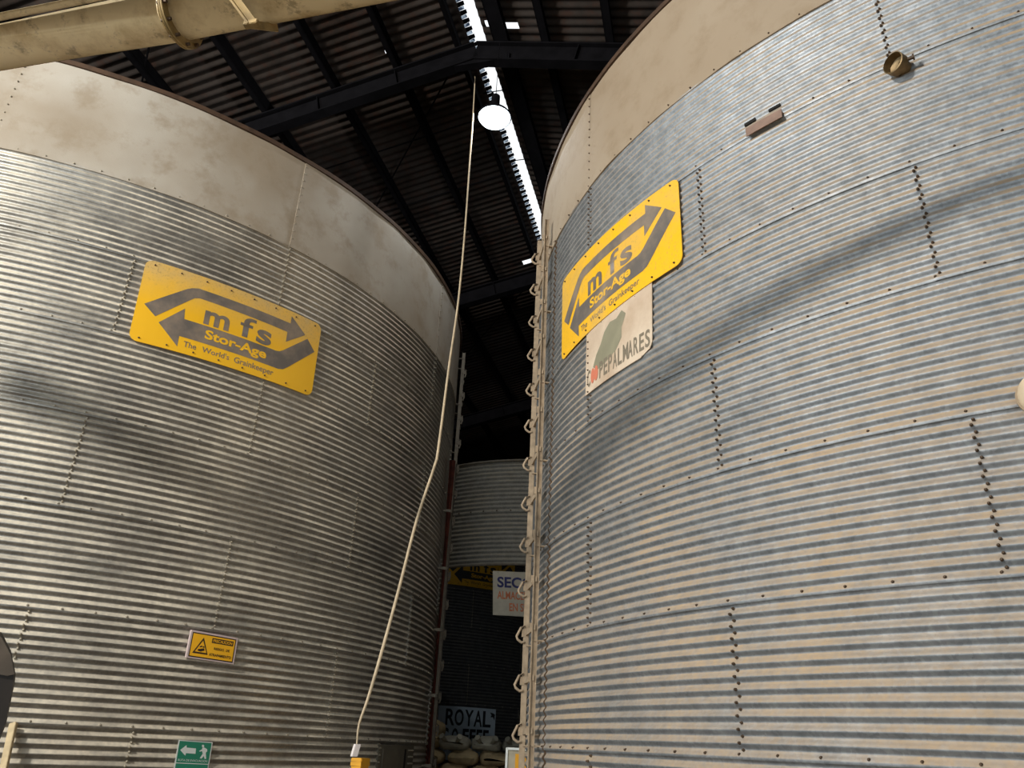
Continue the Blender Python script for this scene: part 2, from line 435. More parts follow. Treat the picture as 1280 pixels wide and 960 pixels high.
# ------------------------------------------------------------------ silos
RAD = 6.75*.8128
HR = .8128; Z0 = 1.7365; PITCH = HR/12; AMP = .0092
class Silo: pass
def P_(S, t, z, r=0.0):                                             # t in degrees
    a = R_(t); rr = S.R+r
    return Vector((S.x+rr*math.cos(a), S.y+rr*math.sin(a), z))
def sheet_mesh(S, t0, t1, k0, h, pitch, amp, nseg, lapl=True, smooth_band=False):
    """one rolled wall sheet, its lower edge lapped outside the ring below"""
    bm = bmesh.new(); zk = S.z0+k0*S.hr
    zlo, zhi = zk-.014, zk+h
    nz = 2*6 if smooth_band else int(round(h/pitch*8))
    zs = [zlo]+[zk+(zhi-zk)*i/nz for i in range(nz+1)]
    rows = []
    for i in range(nseg+1):
        f = i/nseg; t = t0+(t1-t0)*f
        row = []
        for z in zs:
            if smooth_band:
                r = .006+.004*math.sin(t*.31+z*2.1)+.003*math.sin(t*.83+1.3)
            else:
                r = amp*math.cos(2*PI*(z-zk)/pitch)
            r += .007*(1-(z-zk)/h) + .004*(1-f)
            row.append(bm.verts.new(P_(S, t, z, r)))
        rows.append(row)
    for a, b in zip(rows, rows[1:]):
        for j in range(len(zs)-1): bm.faces.new((a[j], b[j], b[j+1], a[j+1]))
    # turned in edges give the sheet its thickness at the laps
    for row, tt in ((rows[0], t0),):
        inn = [bm.verts.new(v.co+(Vector((S.x, S.y, v.co.z))-v.co).normalized()*.012) for v in row]
        for j in range(len(row)-1): bm.faces.new((row[j], row[j+1], inn[j+1], inn[j]))
    inn = [bm.verts.new(r_[0].co+(Vector((S.x, S.y, r_[0].co.z))-r_[0].co).normalized()*.014) for r_ in rows]
    for i in range(len(rows)-1): bm.faces.new((rows[i][0], inn[i], inn[i+1], rows[i+1][0]))
    me = bpy.data.meshes.new('wall_sheet'); bm.to_mesh(me); bm.free()
    return me
BOLT = {}
def bolt_mesh(key, rr=.0105):
    if key in BOLT: return BOLT[key]
    if key == 'dark': rr = .0088
    bm = bmesh.new(); lathe(bm, Vector((0, 0, 0)), Vector((0, 0, 1)), [(-.006, rr), (.002, rr), (.004, rr*.72), (.011, rr*.66), (.013, rr*.4)], 8, False, True)
    me = bpy.data.meshes.new('bolt'); bm.to_mesh(me); bm.free()
    me.materials.append(MAT['bolt_dark'] if key.startswith('dark') else MAT['bolt_light']); BOLT[key] = me
    return me
def _unused_put_bolt(S, t, z, r, key, parent, name='bolt'):
    o = bpy.data.objects.new(name, bolt_mesh(key)); COL.objects.link(o)
    p = P_(S, t, z, r); n = (p-Vector((S.x, S.y, z))).normalized()
    o.matrix_world = Matrix.Translation(p) @ n.to_track_quat('Z', 'Y').to_matrix().to_4x4()
    o.parent = parent
    return o
def build_silo(name, label, group, x, y, t0, band_h, joints, mats, boltkeys, face, rings=(-2, 5), nbolt=100, loaded=None, seg=22):
    S = Silo(); S.x, S.y, S.R, S.z0, S.hr = x, y, RAD, Z0, HR
    root = empty(name, (x, y, 0)); tag(root, label, 'silo', group)
    root_inv = Matrix.Translation((-x, -y, 0))
    S.root = root; S.t0 = t0
    def part(nm, me, m, smooth=None):
        me.transform(root_inv); return link(nm, me, m, root, smooth)
    f0, f1 = face
    def shown(a, b):
        for q in (a, (a+b)/2, b):
            d = (q-f0) % 360
            if d <= f1-f0: return True
        return False
    rear = []
    for k in range(rings[0], rings[1]+1):
        off = joints(k)
        for i in range(12):
            a = t0+off*2.5+i*30; me = sheet_mesh(S, a, a+30.25, k, HR, PITCH, AMP, seg)
            if shown(a, a+30): part('wall_sheet', me, mats[0], 60)
            else: rear.append(me)
    k = rings[1]+1
    for i in range(12):
        a = t0+joints(k)*2.5+i*30; me = sheet_mesh(S, a, a+30.25, k, band_h, PITCH, AMP, seg, smooth_band=True)
        if shown(a, a+30): part('top_band_sheet', me, mats[1], 60)
        else: rear.append(me)
    bm = bmesh.new()
    for me in rear: bm.from_mesh(me)
    me = bpy.data.meshes.new('rear_wall'); bm.to_mesh(me); bm.free()
    for q in rear: bpy.data.meshes.remove(q)
    part('rear_wall', me, mats[0], 60)
    S.top = Z0+k*HR+band_h
    # rolled rim angle, slightly ragged
    bm = bmesh.new(); prof = [(-.004, -.045), (.022, -.045), (.024, .008), (-.03, .012), (-.032, -.006), (-.004, -.01)]
    n = 240; rows = []
    for i in range(n):
        t = 360*i/n; wv = .006*math.sin(i*.7)*math.sin(i*.23)
        rows.append([bm.verts.new(P_(S, t, S.top+z+wv, r+.008)) for r, z in prof])
    for i in range(n):
        a, b = rows[i], rows[(i+1) % n]
        for j in range(len(prof)): bm.faces.new((a[j], b[j], b[(j+1) % len(prof)], a[(j+1) % len(prof)]))
    me = bpy.data.meshes.new('rim'); bm.to_mesh(me); bm.free(); part('rim', me, MAT['rim'], 30)
    # concrete base
    bm = bmesh.new(); lathe(bm, Vector((x, y, 0)), Vector((0, 0, 1)), [(.0, RAD+.14), (.10, RAD+.14), (.115, RAD+.12), (.115, RAD-.2)], 96)
    me = bpy.data.meshes.new('base'); bm.to_mesh(me); bm.free(); part('concrete_base', me, MAT['concrete'])
    # bolts: rows along the seams and pairs down the vertical laps
    spots = []
    for k in range(rings[0]+1, rings[1]+2):
        for b in range(-16, 30):
            t = t0+b*2.5
            if 0 <= (t-f0) % 360 <= f1-f0: spots.append((t, Z0+k*HR+.012, .012))
    for k in range(rings[0], rings[1]+1):
        for i in range(12):
            t = t0+joints(k)*2.5+i*30+.14
            if 0 <= (t-f0) % 360 <= f1-f0:
                for q in range(1, 24):
                    dz = q*PITCH/2; spots.append((t+(.1 if q % 2 else -.02), Z0+k*HR+dz, (AMP if q % 2 == 0 else -AMP)+.013))
    k = rings[1]+1
    for i in range(12):
        t = t0+joints(k)*2.5+i*30+.14
        if 0 <= (t-f0) % 360 <= f1-f0:
            for q in range(1, 12): spots.append((t, Z0+k*HR+q*band_h/12, .014))
    vis = []
    for sp in spots:
        p = P_(S, *sp); n = (p-Vector((x, y, p.z))).normalized(); d = (p-EYE)
        if n.dot(d) >= 0: continue
        px = 640+FPX*d.dot(rgt)/d.dot(fwd); py = 480-FPX*d.dot(upv)/d.dot(fwd)
        vis.append((not (0 < px < 1280 and 0 < py < 960), d.length, sp))
    vis.sort(key=lambda q: q[:2])
    if nbolt: loaded_pts = [q[2] for q in vis[:nbolt]]; rest = [q[2] for q in vis[nbolt:]]
    else: loaded_pts = []; rest = [q[2] for q in vis]
    key = boltkeys
    for t, z, r in loaded_pts:
        o = bpy.data.objects.new('bolt', bolt_mesh(key)); COL.objects.link(o)
        p = P_(S, t, z, r); n = (p-Vector((x, y, z))).normalized()
        o.parent = root; o.matrix_local = Matrix.Translation(p-Vector((x, y, 0))) @ n.to_track_quat('Z', 'Y').to_matrix().to_4x4()
    bm = bmesh.new(); src = bolt_mesh(key)
    for t, z, r in rest:
        p = P_(S, t, z, r); n = (p-Vector((x, y, z))).normalized()
        mt = Matrix.Translation(p-Vector((x, y, 0))) @ n.to_track_quat('Z', 'Y').to_matrix().to_4x4()
        nv = len(bm.verts); bm.from_mesh(src); bm.verts.ensure_lookup_table()
        for v in bm.verts[nv:]: v.co = mt @ v.co
    me = bpy.data.meshes.new('bolt'); bm.to_mesh(me); bm.free()
    o = link('bolt', me, None if len(me.materials) else MAT['bolt_dark' if key.startswith('dark') else 'bolt_light'], root); o['kind'] = 'stuff'
    return S
SRx, SRy, SLx, SLy = 5.783, 7.8345, -6.3741, 11.0057
odd = lambda k: 0 if k % 2 else 6
oddR = lambda k: 0 if (k % 2 or k == 6) else 6
oddL = lambda k: (-2 if k == -1 else (0 if (k % 2 or k == 6) else 6))
SR = build_silo('grain_silo', 'tall corrugated galvanized silo filling the right, tan dust on its ridges', 'corrugated grain silos', SRx, SRy, 200.88, 1.2188, oddR,
                (MAT['zinc_right'], MAT['band_right']), 'dark', (165, 262))
SL = build_silo('grain_silo', 'tall corrugated silo filling the left, shiny pale ridges and a wide smooth top band', 'corrugated grain silos', SLx, SLy, -45.483, 1.2076, oddL,
                (MAT['zinc_left'], MAT['band_left']), 'light_l', (258, 376))
SBx, SBy = SLx+12.57*A_.x, SLy+12.57*A_.y
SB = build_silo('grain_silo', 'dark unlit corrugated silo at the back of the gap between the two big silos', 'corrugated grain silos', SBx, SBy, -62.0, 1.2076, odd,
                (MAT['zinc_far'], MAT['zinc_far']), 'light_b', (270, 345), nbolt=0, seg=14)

# elevated tank in the middle of the silos, open underside closed with a flat floor
def build_tank():
    S = Silo(); S.x, S.y, S.R, S.z0, S.hr = .7, 15.3, 2.74, 4.43, .893
    root = empty('corrugated_screen', (S.x, S.y, 0)); tag(root, 'raised curved corrugated screen between the big silos, two sheets high', 'screen')
    inv = Matrix.Translation((-S.x, -S.y, 0))
    for k in (0, 1):
        me = sheet_mesh(S, -130, -62, k, S.hr, S.hr/12, .011, 40)
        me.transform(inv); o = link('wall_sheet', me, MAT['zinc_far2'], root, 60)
    for z in (4.43, 4.43+2*.893):
        bm = bmesh.new(); tube(bm, [Vector((2.765*math.cos(R_(a)), 2.765*math.sin(R_(a)), z)) for a in range(-130, -60, 4)], .022, 8)
        bobj('edge_tube', bm, MAT['ladder_far'], root, 50)
    bm = bmesh.new()
    for i in range(14):
        a = R_(-128+i*5); c = Vector((2.755*math.cos(a), 2.755*math.sin(a), 4.43+.893+.012)); lathe(bm, c, c.xy.to_3d(), [(0, .016), (.012, .012)], 8, False, True)
    bobj('bolt_row', bm, MAT['bolt_dark'], root)
    for a in (-131, -61):
        c = Vector((2.7*math.cos(R_(a)), 2.7*math.sin(R_(a)), 0))
        bm = bmesh.new(); bar(bm, c+Vector((0, 0, .002)), c+Vector((0, 0, 6.25)), .09, .09); bobj('post', bm, MAT['redrust'], root)
    return S
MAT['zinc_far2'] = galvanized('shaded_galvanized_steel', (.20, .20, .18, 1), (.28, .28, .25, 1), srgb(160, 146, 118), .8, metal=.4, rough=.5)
ST = build_tank()

# ------------------------------------------------------------------ things that wrap on a silo
class Panel:
    """four corners (t,z) on a silo: TL, TR, BR, BL; uv 0..1 maps onto the curved face"""
    def __init__(s, S, c, off, zscale=None):
        s.S, s.c, s.off = S, c, off
        s.wd = R_(abs(c[1][0]-c[0][0]))*S.R; s.ht = abs(c[0][1]-c[3][1])
    def p(s, u, v, d=0.0):
        TL, TR, BR, BL = s.c
        t = (TL[0]*(1-u)+TR[0]*u)*v+(BL[0]*(1-u)+BR[0]*u)*(1-v)
        z = (TL[1]*(1-u)+TR[1]*u)*v+(BL[1]*(1-u)+BR[1]*u)*(1-v)
        return P_(s.S, t, z, s.off+d)
def uvpoly(pan, polys, d, name, m, parent, thick=0.0, step=.06):
    """polygons in uv -> faces on the curved panel, thick>0 gives body behind the face"""
    bm = bmesh.new()
    for poly in polys:
        f = bm.faces.new([bm.verts.new((u, v, 0)) for u, v in poly])
    bmesh.ops.triangulate(bm, faces=bm.faces[:])
    u = step
    us = [v.co.x for v in bm.verts]; lo, hi = min(us), max(us)
    if hi-lo > step:
        n = int((hi-lo)/step)
        for i in range(1, n+1):
            x = lo+(hi-lo)*i/(n+1)
            bmesh.ops.bisect_plane(bm, geom=bm.verts[:]+bm.edges[:]+bm.faces[:], plane_co=(x, 0, 0), plane_no=(1, 0, 0))
    if thick:
        g = bmesh.ops.extrude_face_region(bm, geom=bm.faces[:])
        for v in g['geom']:
            if isinstance(v, bmesh.types.BMVert): v.co.z -= 1
    for v in bm.verts: v.co = pan.p(v.co.x, v.co.y, d+(v.co.z*thick))-pan.origin
    return bobj(name, bm, m, parent)
def text_mesh(body, bold=0.0, spacing=1.0, shear=0.0):
    cu = bpy.data.curves.new('lettering', 'FONT'); cu.body = body; cu.offset = bold; cu.space_character = spacing; cu.shear = shear
    cu.resolution_u = 4; cu.fill_mode = 'FRONT'
    o = bpy.data.objects.new('lettering', cu); COL.objects.link(o)
    bpy.context.view_layer.update()
    dg = bpy.context.evaluated_depsgraph_get()
    me = bpy.data.meshes.new_from_object(o.evaluated_get(dg), preserve_all_data_layers=False, depsgraph=dg)
    bpy.data.objects.remove(o); bpy.data.curves.remove(cu)
    me.materials.clear()
    return me
def fit_text(body, box_, mapf, name, m, parent, bold=0.0, spacing=1.0, shear=0.0, thick=.0006):
    """box_ = (u0,v0,u1,v1) in panel uv"""
    me = text_mesh(body, bold, spacing, shear)
    xs = [v.co.x for v in me.vertices]; ys = [v.co.y for v in me.vertices]
    x0, x1, y0, y1 = min(xs), max(xs), min(ys), max(ys)
    for v in me.vertices:
        u = box_[0]+(box_[2]-box_[0])*(v.co.x-x0)/(x1-x0); w_ = box_[1]+(box_[3]-box_[1])*(v.co.y-y0)/(y1-y0)
        v.co = mapf(u, w_)
    return link(name, me, m, parent)
def rounded(r_u, r_v, n=5, u0=0, v0=0, u1=1, v1=1):
    out = []
    for cx, cy, a in ((u1-r_u, v1-r_v, 0), (u0+r_u, v1-r_v, 90), (u0+r_u, v0+r_v, 180), (u1-r_u, v0+r_v, 270)):
        for i in range(n+1):
            q = R_(a+90*i/n); out.append((cx+r_u*math.cos(q), cy+r_v*math.sin(q)))
    return out
UP_ARROW = [(.035, .452), (.215, .83), (.24, .865), (.27, .888), (.797, .888), (.797, 1.0), (.90, .766), (.786, .569), (.786, .704), (.285, .716), (.262, .70), (.245, .665), (.096, .339)]
LO_ARROW = [(.117, .28), (.225, .535), (.231, .407), (.735, .404), (.757, .415), (.775, .44), (.918, .729), (.977, .597), (.82, .25), (.795, .205), (.766, .186), (.224, .19), (.225, .061)]
def mfs_sign(S, corners, label, mats=('yellow', 'signgrey', 'sign_back')):
    pan = Panel(S, corners, .030); pan.origin = pan.p(.5, .5)
    root = empty('silo_sign', pan.origin); tag(root, label, 'sign', 'yellow arrow signs on the silos')
    Y, G, Bk = [MAT[q] for q in mats]
    plate = uvpoly(pan, [rounded(.04, .085)], .002, 'plate', Y, root, thick=.005)
    uvpoly(pan, [[(u, .10+(v-.10)*.93) if v > .8 else (u, v) for u, v in UP_ARROW]], .0032, 'arrow', G, root)
    uvpoly(pan, [LO_ARROW], .0032, 'arrow', G, root)
    f = lambda d: (lambda u, v: pan.p(u, v, d)-pan.origin)
    fit_text('m', (.325, .425, .458, .60), f(.0034), 'lettering', G, root, .03)
    fit_text('f', (.515, .43, .60, .69), f(.0034), 'lettering', G, root, .012)
    fit_text('s', (.612, .42, .70, .605), f(.0034), 'lettering', G, root, .03)
    fit_text('Stor-Age', (.345, .215, .685, .365), f(.0046), 'lettering', Y, root, .03)
    fit_text('The', (.252, .082, .315, .15), f(.0034), 'lettering', G, root, .012)
    fit_text("World's", (.345, .082, .488, .15), f(.0034), 'lettering', G, root, .012)
    fit_text('Grainkeeper', (.515, .055, .742, .15), f(.0034), 'lettering', G, root, .012)
    us = [.045+i*.13 for i in range(8)]
    for v in (.045, .95):
        for u in us:
            p = pan.p(u, v, .003); n = (p-Vector((S.x, S.y, p.z))).normalized()
            o = bpy.data.objects.new('bolt', bolt_mesh('dark')); COL.objects.link(o); o.parent = plate
            o.matrix_local = Matrix.Translation(p-pan.origin) @ n.to_track_quat('Z', 'Y').to_matrix().to_4x4()
    return pan
mfs_sign(SL, [(-59.3, 5.815), (-39.7, 5.85), (-39.5, 4.995), (-58.9, 4.95)], 'yellow sign with grey arrows on the left silo, dusty top corners', ('yellow_dusty', 'signgrey', 'sign_back'))
mfs_sign(SR, [(-165.24, 5.917-.03), (-145.88, 5.815), (-145.9, 5.02), (-165.06, 4.999)], 'bright yellow sign with grey arrows on the right silo, seen at a slant')
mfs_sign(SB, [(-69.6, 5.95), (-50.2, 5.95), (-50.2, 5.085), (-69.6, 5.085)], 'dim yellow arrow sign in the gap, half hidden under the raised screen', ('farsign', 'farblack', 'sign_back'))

# COOPEPALMARES board
pan = Panel(SR, [(-159.3, 5.12), (-149.4, 5.10), (-149.7, 4.431), (-159.5, 4.43)], .022); pan.origin = pan.p(.5, .5)
root = empty('cooperative_sign', pan.origin); tag(root, 'cream board with grey lettering and a faded leaf shape, under the right yellow sign', 'sign')
uvpoly(pan, [[(0, 0), (.86, 0), (.90, .05), (.97, .05), (1, .12), (1, 1), (0, 1)]], .002, 'plate', MAT['coopwhite'], root, thick=.006)
uvpoly(pan, [[(.14, .30), (.20, .44), (.27, .53), (.33, .66), (.42, .74), (.52, .72), (.60, .78), (.66, .70), (.60, .55), (.60, .42), (.52, .30), (.36, .24), (.22, .22)]], .0032, 'leaf_emblem', MAT['coopgreen'], root)
f = lambda u, v: pan.p(u, v, .0044)-pan.origin
lab = 'COOPEPALMARES'
xs = [.035+.0735*i for i in range(13)]
for i, ch in enumerate(lab):
    if i in (1, 2): continue
    fit_text(ch, (xs[i], .08, xs[i]+(.075 if ch == 'M' else .06), .30), f, 'lettering', MAT['coopgrey'], root, .02)
cx = [(.138, .19), (.200, .19)]
for c in cx:
    uvpoly(pan, [[(c[0]+.034*math.cos(R_(a)), c[1]+.10*math.sin(R_(a))) for a in range(0, 360, 24)]], .0050+(.0006 if c is cx[1] else 0), 'cherry_emblem', MAT['coopred'], root)

# PRECAUCION plate
pan2 = Panel(SL, [(-47.38, 2.513), (-43.04, 2.497), (-43.0, 2.295), (-47.35, 2.308)], .045); pan2.origin = pan2.p(.5, .5)
root = empty('caution_sign', pan2.origin); tag(root, 'small yellow caution plate with a triangle on the left silo', 'sign')
uvpoly(pan2, [[(-.02, -.05), (1.02, -.05), (1.02, 1.04), (-.02, 1.04)]], 0, 'plate', MAT['pinkish'], root, thick=.03)
uvpoly(pan2, [[(.015, 0), (.985, 0), (.985, .97), (.015, .97)]], .001, 'border', MAT['cautionblack'], root)
uvpoly(pan2, [[(.035, .045), (.965, .045), (.965, .925), (.035, .925)]], .002, 'face', MAT['cautionyellow'], root)
def ring_tri(o_, i_): return [[o_[k], o_[(k+1) % 3], i_[(k+1) % 3], i_[k]] for k in range(3)]
uvpoly(pan2, ring_tri([(.08, .16), (.41, .16), (.265, .82)], [(.125, .225), (.375, .225), (.262, .70)]), .003, 'warning_triangle', MAT['cautionblack'], root)
uvpoly(pan2, [[(.18, .27), (.25, .25), (.33, .31), (.31, .40), (.24, .36), (.19, .34)], [(.21, .40), (.27, .44), (.26, .50), (.215, .46)], [(.275, .42), (.315, .42), (.31, .47), (.28, .48)]], .003, 'pictogram', MAT['cautionblack'], root)
uvpoly(pan2, [[(.45, .66), (.93, .66), (.93, .86), (.45, .86)]], .003, 'heading_box', MAT['cautionblack'], root)
f = lambda u, v: pan2.p(u, v, .0042)-pan2.origin
fit_text('PRECAUCION', (.475, .70, .905, .82), f, 'lettering', MAT['cautionyellow'], root, .02)
fit_text('RIESGO  DE', (.52, .40, .87, .50), f, 'lettering', MAT['cautionblack'], root, .02)
fit_text('ATRAPAMIENTO', (.435, .14, .925, .25), f, 'lettering', MAT['cautionblack'], root, .02)

# evacuation route plate
pan3 = Panel(SL, [(-46.5, 1.668), (-43.42, 1.661), (-43.35, 1.40), (-46.4, 1.405)], .03); pan3.origin = pan3.p(.5, .5)
root = empty('evacuation_sign', pan3.origin); tag(root, 'small green plate with white arrow and walking figure, low on the left silo', 'sign')
uvpoly(pan3, [[(0, 0), (1, 0), (1, 1), (0, 1)]], 0, 'plate', MAT['white'], root, thick=.004)
uvpoly(pan3, [[(.03, .03), (.97, .03), (.97, .975), (.03, .975)]], .001, 'face', MAT['green'], root)
y_ = lambda v: 1-(v-270)/(270*1.55)      # zoomed photo rows to v
def gv(pts): return [((x-365)/630+.06*((y-270)/480), y_(y)) for x, y in pts]
def gl(x, y):
    xl = 352-(y-270)*.19; xr = 1000-(y-270)*.19
    return ((x-xl)/(xr-xl), 1-(y-270)/770)
uvpoly(pan3, [[gl(*q) for q in ((365, 485), (488, 370), (490, 425), (665, 430), (650, 548), (470, 545), (455, 600))]], .002, 'arrow', MAT['white'], root)
man = [[(790, 400), (830, 400), (880, 430), (880, 480), (850, 510), (850, 560), (790, 540), (775, 470)],
       [(780, 440), (800, 470), (735, 497), (722, 480)], [(790, 535), (825, 560), (765, 645), (725, 640)], [(800, 545), (850, 545), (852, 645), (822, 648)]]
uvpoly(pan3, [[gl(*q) for q in pl] for pl in man]+[[gl(803+24*math.cos(R_(a)), 368+30*math.sin(R_(a))) for a in range(0, 360, 30)]], .002, 'walking_figure', MAT['white'], root)
f = lambda u, v: pan3.p(u, v, .002)-pan3.origin
fit_text('RUTA DE EVACUACION', (.07, .415, .93, .475), f, 'lettering', MAT['white'], root, .0)
uvpoly(pan3, [[(.03, .35), (.97, .35), (.97, .37), (.03, .37)]], .002, 'line', MAT['white'], root)

# ------------------------------------------------------------------ ladders
def silo_ladder(S, ta, tb, off, z0, z1, sp, zr0, m, label, prot=.085, name='silo_ladder', triangular=True):
    base = P_(S, (ta+tb)/2, 0, off); root = empty(name, base); tag(root, label, 'ladder')
    for t in (ta, tb):
        bm = bmesh.new(); a = P_(S, t, z0, off)-base; b = P_(S, t, z1, off)-base
        n = (P_(S, t, 0, 1)-P_(S, t, 0, 0)).normalized(); tg = Vector((-n.y, n.x, 0))
        sgn = 1 if t == ta else -1
        box(bm, (a+b)/2, n*.022, tg*.004, (b-a)/2)                    # channel web and flanges
        for s_ in (-1, 1): box(bm, (a+b)/2+n*.022*s_+tg*sgn*.012, n*.003, tg*.012, (b-a)/2)
        bobj('rail', bm, m, root)
    k = 0; z = zr0
    while z < z1-.03:
        bm = bmesh.new()
        q0, q1 = P_(S, ta, z, off)-base, P_(S, tb, z, off)-base
        tg = (q1-q0).normalized(); n = Vector((tg.y, -tg.x, 0))
        if n.dot(base-Vector((S.x, S.y, 0))) < 0: n = -n
        ext = tg*.02
        bar(bm, q0-ext, q1+ext, .014, .045)
        for s_, q in ((-1, q0), (1, q1)):                            # gusset plates on the rails
            box(bm, q+n*.012, tg*.006, n*.03, Vector((0, 0, .034)))
        bobj('rung', bm, m, root)
        if triangular:
            bm = bmesh.new()                                         # bent step loop standing out of the far rail
            for q in (q1-tg*.01,):
                lp = [q+n*.02+Vector((0, 0, .062)), q+n*.05+Vector((0, 0, .045)), q+n*(prot+.005)+Vector((0, 0, -.035)), q+n*prot*.93+Vector((0, 0, -.06)), q+n*.045+Vector((0, 0, -.085)), q+n*.018+Vector((0, 0, -.078))]
                tube(bm, lp, .0115, 8)
            bobj('step_loop', bm, m, root, 50)
        z += sp; k += 1
    z = S.z0-HR
    while z < z1:
        if z > z0:
            for t in (ta, tb):
                bm = bmesh.new(); p = P_(S, t, z+.014, .0)-base; q = P_(S, t, z+.014, off)-base
                bar(bm, p, q, .035, .012); bobj('bracket', bm, m, root)
        z += HR
    return root
silo_ladder(SR, 189.8, 185.7, .085, .2, 6.98, .4064, 1.86-.4064*3, MAT['ladder'], 'dust caked ladder up the inner edge of the right silo, hooked rungs')
silo_ladder(SL, 6.5, 2.6, .085, .2, 7.55, .4064, .7, MAT['ladder_far'], 'grey ladder on the shaded edge of the left silo behind the red pipe', .05)

# dark wavy strip standing in for the ladder's shadow on the right silo
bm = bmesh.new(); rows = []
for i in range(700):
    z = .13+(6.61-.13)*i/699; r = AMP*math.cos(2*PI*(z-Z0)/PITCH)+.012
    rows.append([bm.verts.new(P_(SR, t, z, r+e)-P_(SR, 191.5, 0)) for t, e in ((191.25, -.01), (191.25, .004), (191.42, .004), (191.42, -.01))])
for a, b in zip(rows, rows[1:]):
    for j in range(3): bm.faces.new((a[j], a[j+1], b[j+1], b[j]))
o = bobj('ladder_shadow_strip', bm, MAT['bolt_dark'], None, 60); o.location = P_(SR, 191.5, 0)  # bolt colour reused for the painted shadow
tag(o, 'thin dark wavy strip standing in for the ladder shadow up the right silo', 'strip')

# rust red pipe with clamps
base = P_(SL, -2.6, 0, .078); root = empty('vertical_pipe', base); tag(root, 'rust red vertical pipe clamped along the left silo beside the gap', 'pipe')
bm = bmesh.new(); tube(bm, [Vector((0, 0, .02)), Vector((0, 0, 5.5))], .046, 14); bobj('pipe', bm, MAT['redrust'], root, 40)
bm = bmesh.new(); tube(bm, [P_(SL, -1.6, .02, .128)-base, P_(SL, -1.6, 5.5, .128)-base], .008, 8); bobj('conduit', bm, MAT['ladder_far'], root, 40)
for k in range(0, 6):
    z = Z0+k*HR*1.0-.25
    if z < 5.5:
        bm = bmesh.new(); bar(bm, P_(SL, -2.9, z, 0)-base, P_(SL, -2.9, z, .09)-base, .05, .022); lathe(bm, Vector((0, 0, z-.02)), Vector((0, 0, 1)), [(0, .05), (.04, .05)], 14)
        bobj('clamp', bm, MAT['ladder_far'], root)

# ------------------------------------------------------------------ conveyor tube overhead
TD = 5.0
C0 = at(228, 17, TD); tr_ = .136
d = B_.copy()
root = empty('conveyor_tube', C0); tag(root, 'thick cream painted conveyor tube crossing the upper left corner', 'conveyor tube')
bm = bmesh.new(); tube(bm, [d*-3.2, d*-.06, d*-.055], tr_, 48); tube(bm, [d*-.055, d*7.5], tr_-.002, 48); bobj('tube', bm, MAT['cream'], root, 40)
def on_tube(t, ang, r):                                              # ang 0 = straight down, + toward the camera
    x = Vector((0, 0, -1)); y = d.cross(Vector((0, 0, 1))).normalized()
    if y.dot(EYE-C0) < 0: y = -y
    return d*t+(x*math.cos(R_(ang))+y*math.sin(R_(ang)))*r
bm = bmesh.new()
for s0, s1, r in ((-.02, .02, tr_+.045), ):
    lathe(bm, d*s0, d, [(0, tr_-.004), (0, r), (.011, r), (.011, tr_-.004)], 48)
    lathe(bm, d*(s0+.014), d, [(0, tr_-.004), (0, r), (.011, r), (.011, tr_-.004)], 48)
flange = bobj('flange', bm, MAT['creamdark'], root, 30)
for a in range(-180, 180, 30):
    p = on_tube(-.025, a, tr_+.028); bm = bmesh.new(); lathe(bm, p, d, [(-.008, .010), (.05, .010)], 6, True, True); bobj('flange_bolt', bm, MAT['bolt_dark'], flange)
# hanger: strap over the tube meeting below it
low = on_tube(.47, 6, tr_+.085)
bm = bmesh.new()
bar(bm, on_tube(.28, 100, tr_+.05), low+d*-.0, .045, .012, d)
bar(bm, on_tube(.28, 100, tr_+.05)+d*.02, low+d*.02, .01, .05, d)
bobj('hanger_strap', bm, MAT['creamdark'], root)
bm = bmesh.new(); bar(bm, on_tube(.50, -70, tr_+.02), low, .04, .012, d); bobj('hanger_strap', bm, MAT['creamdark'], root)
bm = bmesh.new(); bar(bm, low-d*.03, low+d*.05, .035, .03, Vector((0, 0, 1)), .003); bobj('hanger_foot', bm, MAT['creamdark'], root)
# thin rail beside the tube
Rr = at(60, 9, TD*.97)
bm = bmesh.new(); tube(bm, [d*-2.5, d*1.6], .020, 14)
bm_r = bobj('thin_pipe', bm, MAT['cream'], None, 40); bm_r.location = Rr; tag(bm_r, 'thin cream pipe running above the thick tube in the top left corner', 'pipe')

# ------------------------------------------------------------------ lamps
def lamp(pos, label, power, color, soft=.04):
    root = empty('high_bay_lamp', pos); tag(root, label, 'lamp', 'high bay lamps')
    bm = bmesh.new(); lathe(bm, Vector((0, 0, 0)), Vector((0, 0, 1)), [(0, .235), (.012, .24), (.05, .215), (.12, .15), (.17, .10), (.175, .03)], 40, False, True)
    lathe(bm, Vector((0, 0, 0)), Vector((0, 0, 1)), [(.0, .235), (.05, .205), (.11, .145), (.15, .1)], 40)
    bobj('reflector', bm, MAT['steel_dark'], root, 40)
    bm = bmesh.new(); lathe(bm, Vector((0, 0, .0)), Vector((0, 0, -1)), [(0, .222), (.035, .20), (.06, .12), (.068, .03)], 40, True, True)
    bobj('glass', bm, MAT['lampglow'], root, 60)
    bm = bmesh.new(); lathe(bm, Vector((0, 0, .175)), Vector((0, 0, 1)), [(0, .06), (.22, .06), (.25, .03), (.27, .012)], 20, True, True); bobj('driver_housing', bm, MAT['steel_dark'], root, 40)
    top = RIDGE_Z-.6-pos[2]
    bm = bmesh.new(); tube(bm, [Vector((0, 0, .44)), Vector((0, 0, max(.5, top)))], .006, 6); bobj('hanging_chain', bm, MAT['steel_dark'], root)
    l = light('lamp_light', 'POINT', (0, 0, -.09), (0, 0, -2), power, color, soft)
    l.parent = root; l.location = (0, 0, -.08-soft*1.1); l.rotation_euler = (0, 0, 0)
    return root
LP = at(618, 147, 11.4)
lamp(LP, 'lit round high bay lamp hanging under the ridge skylight between the silos', 150, (.95, .97, 1.0))
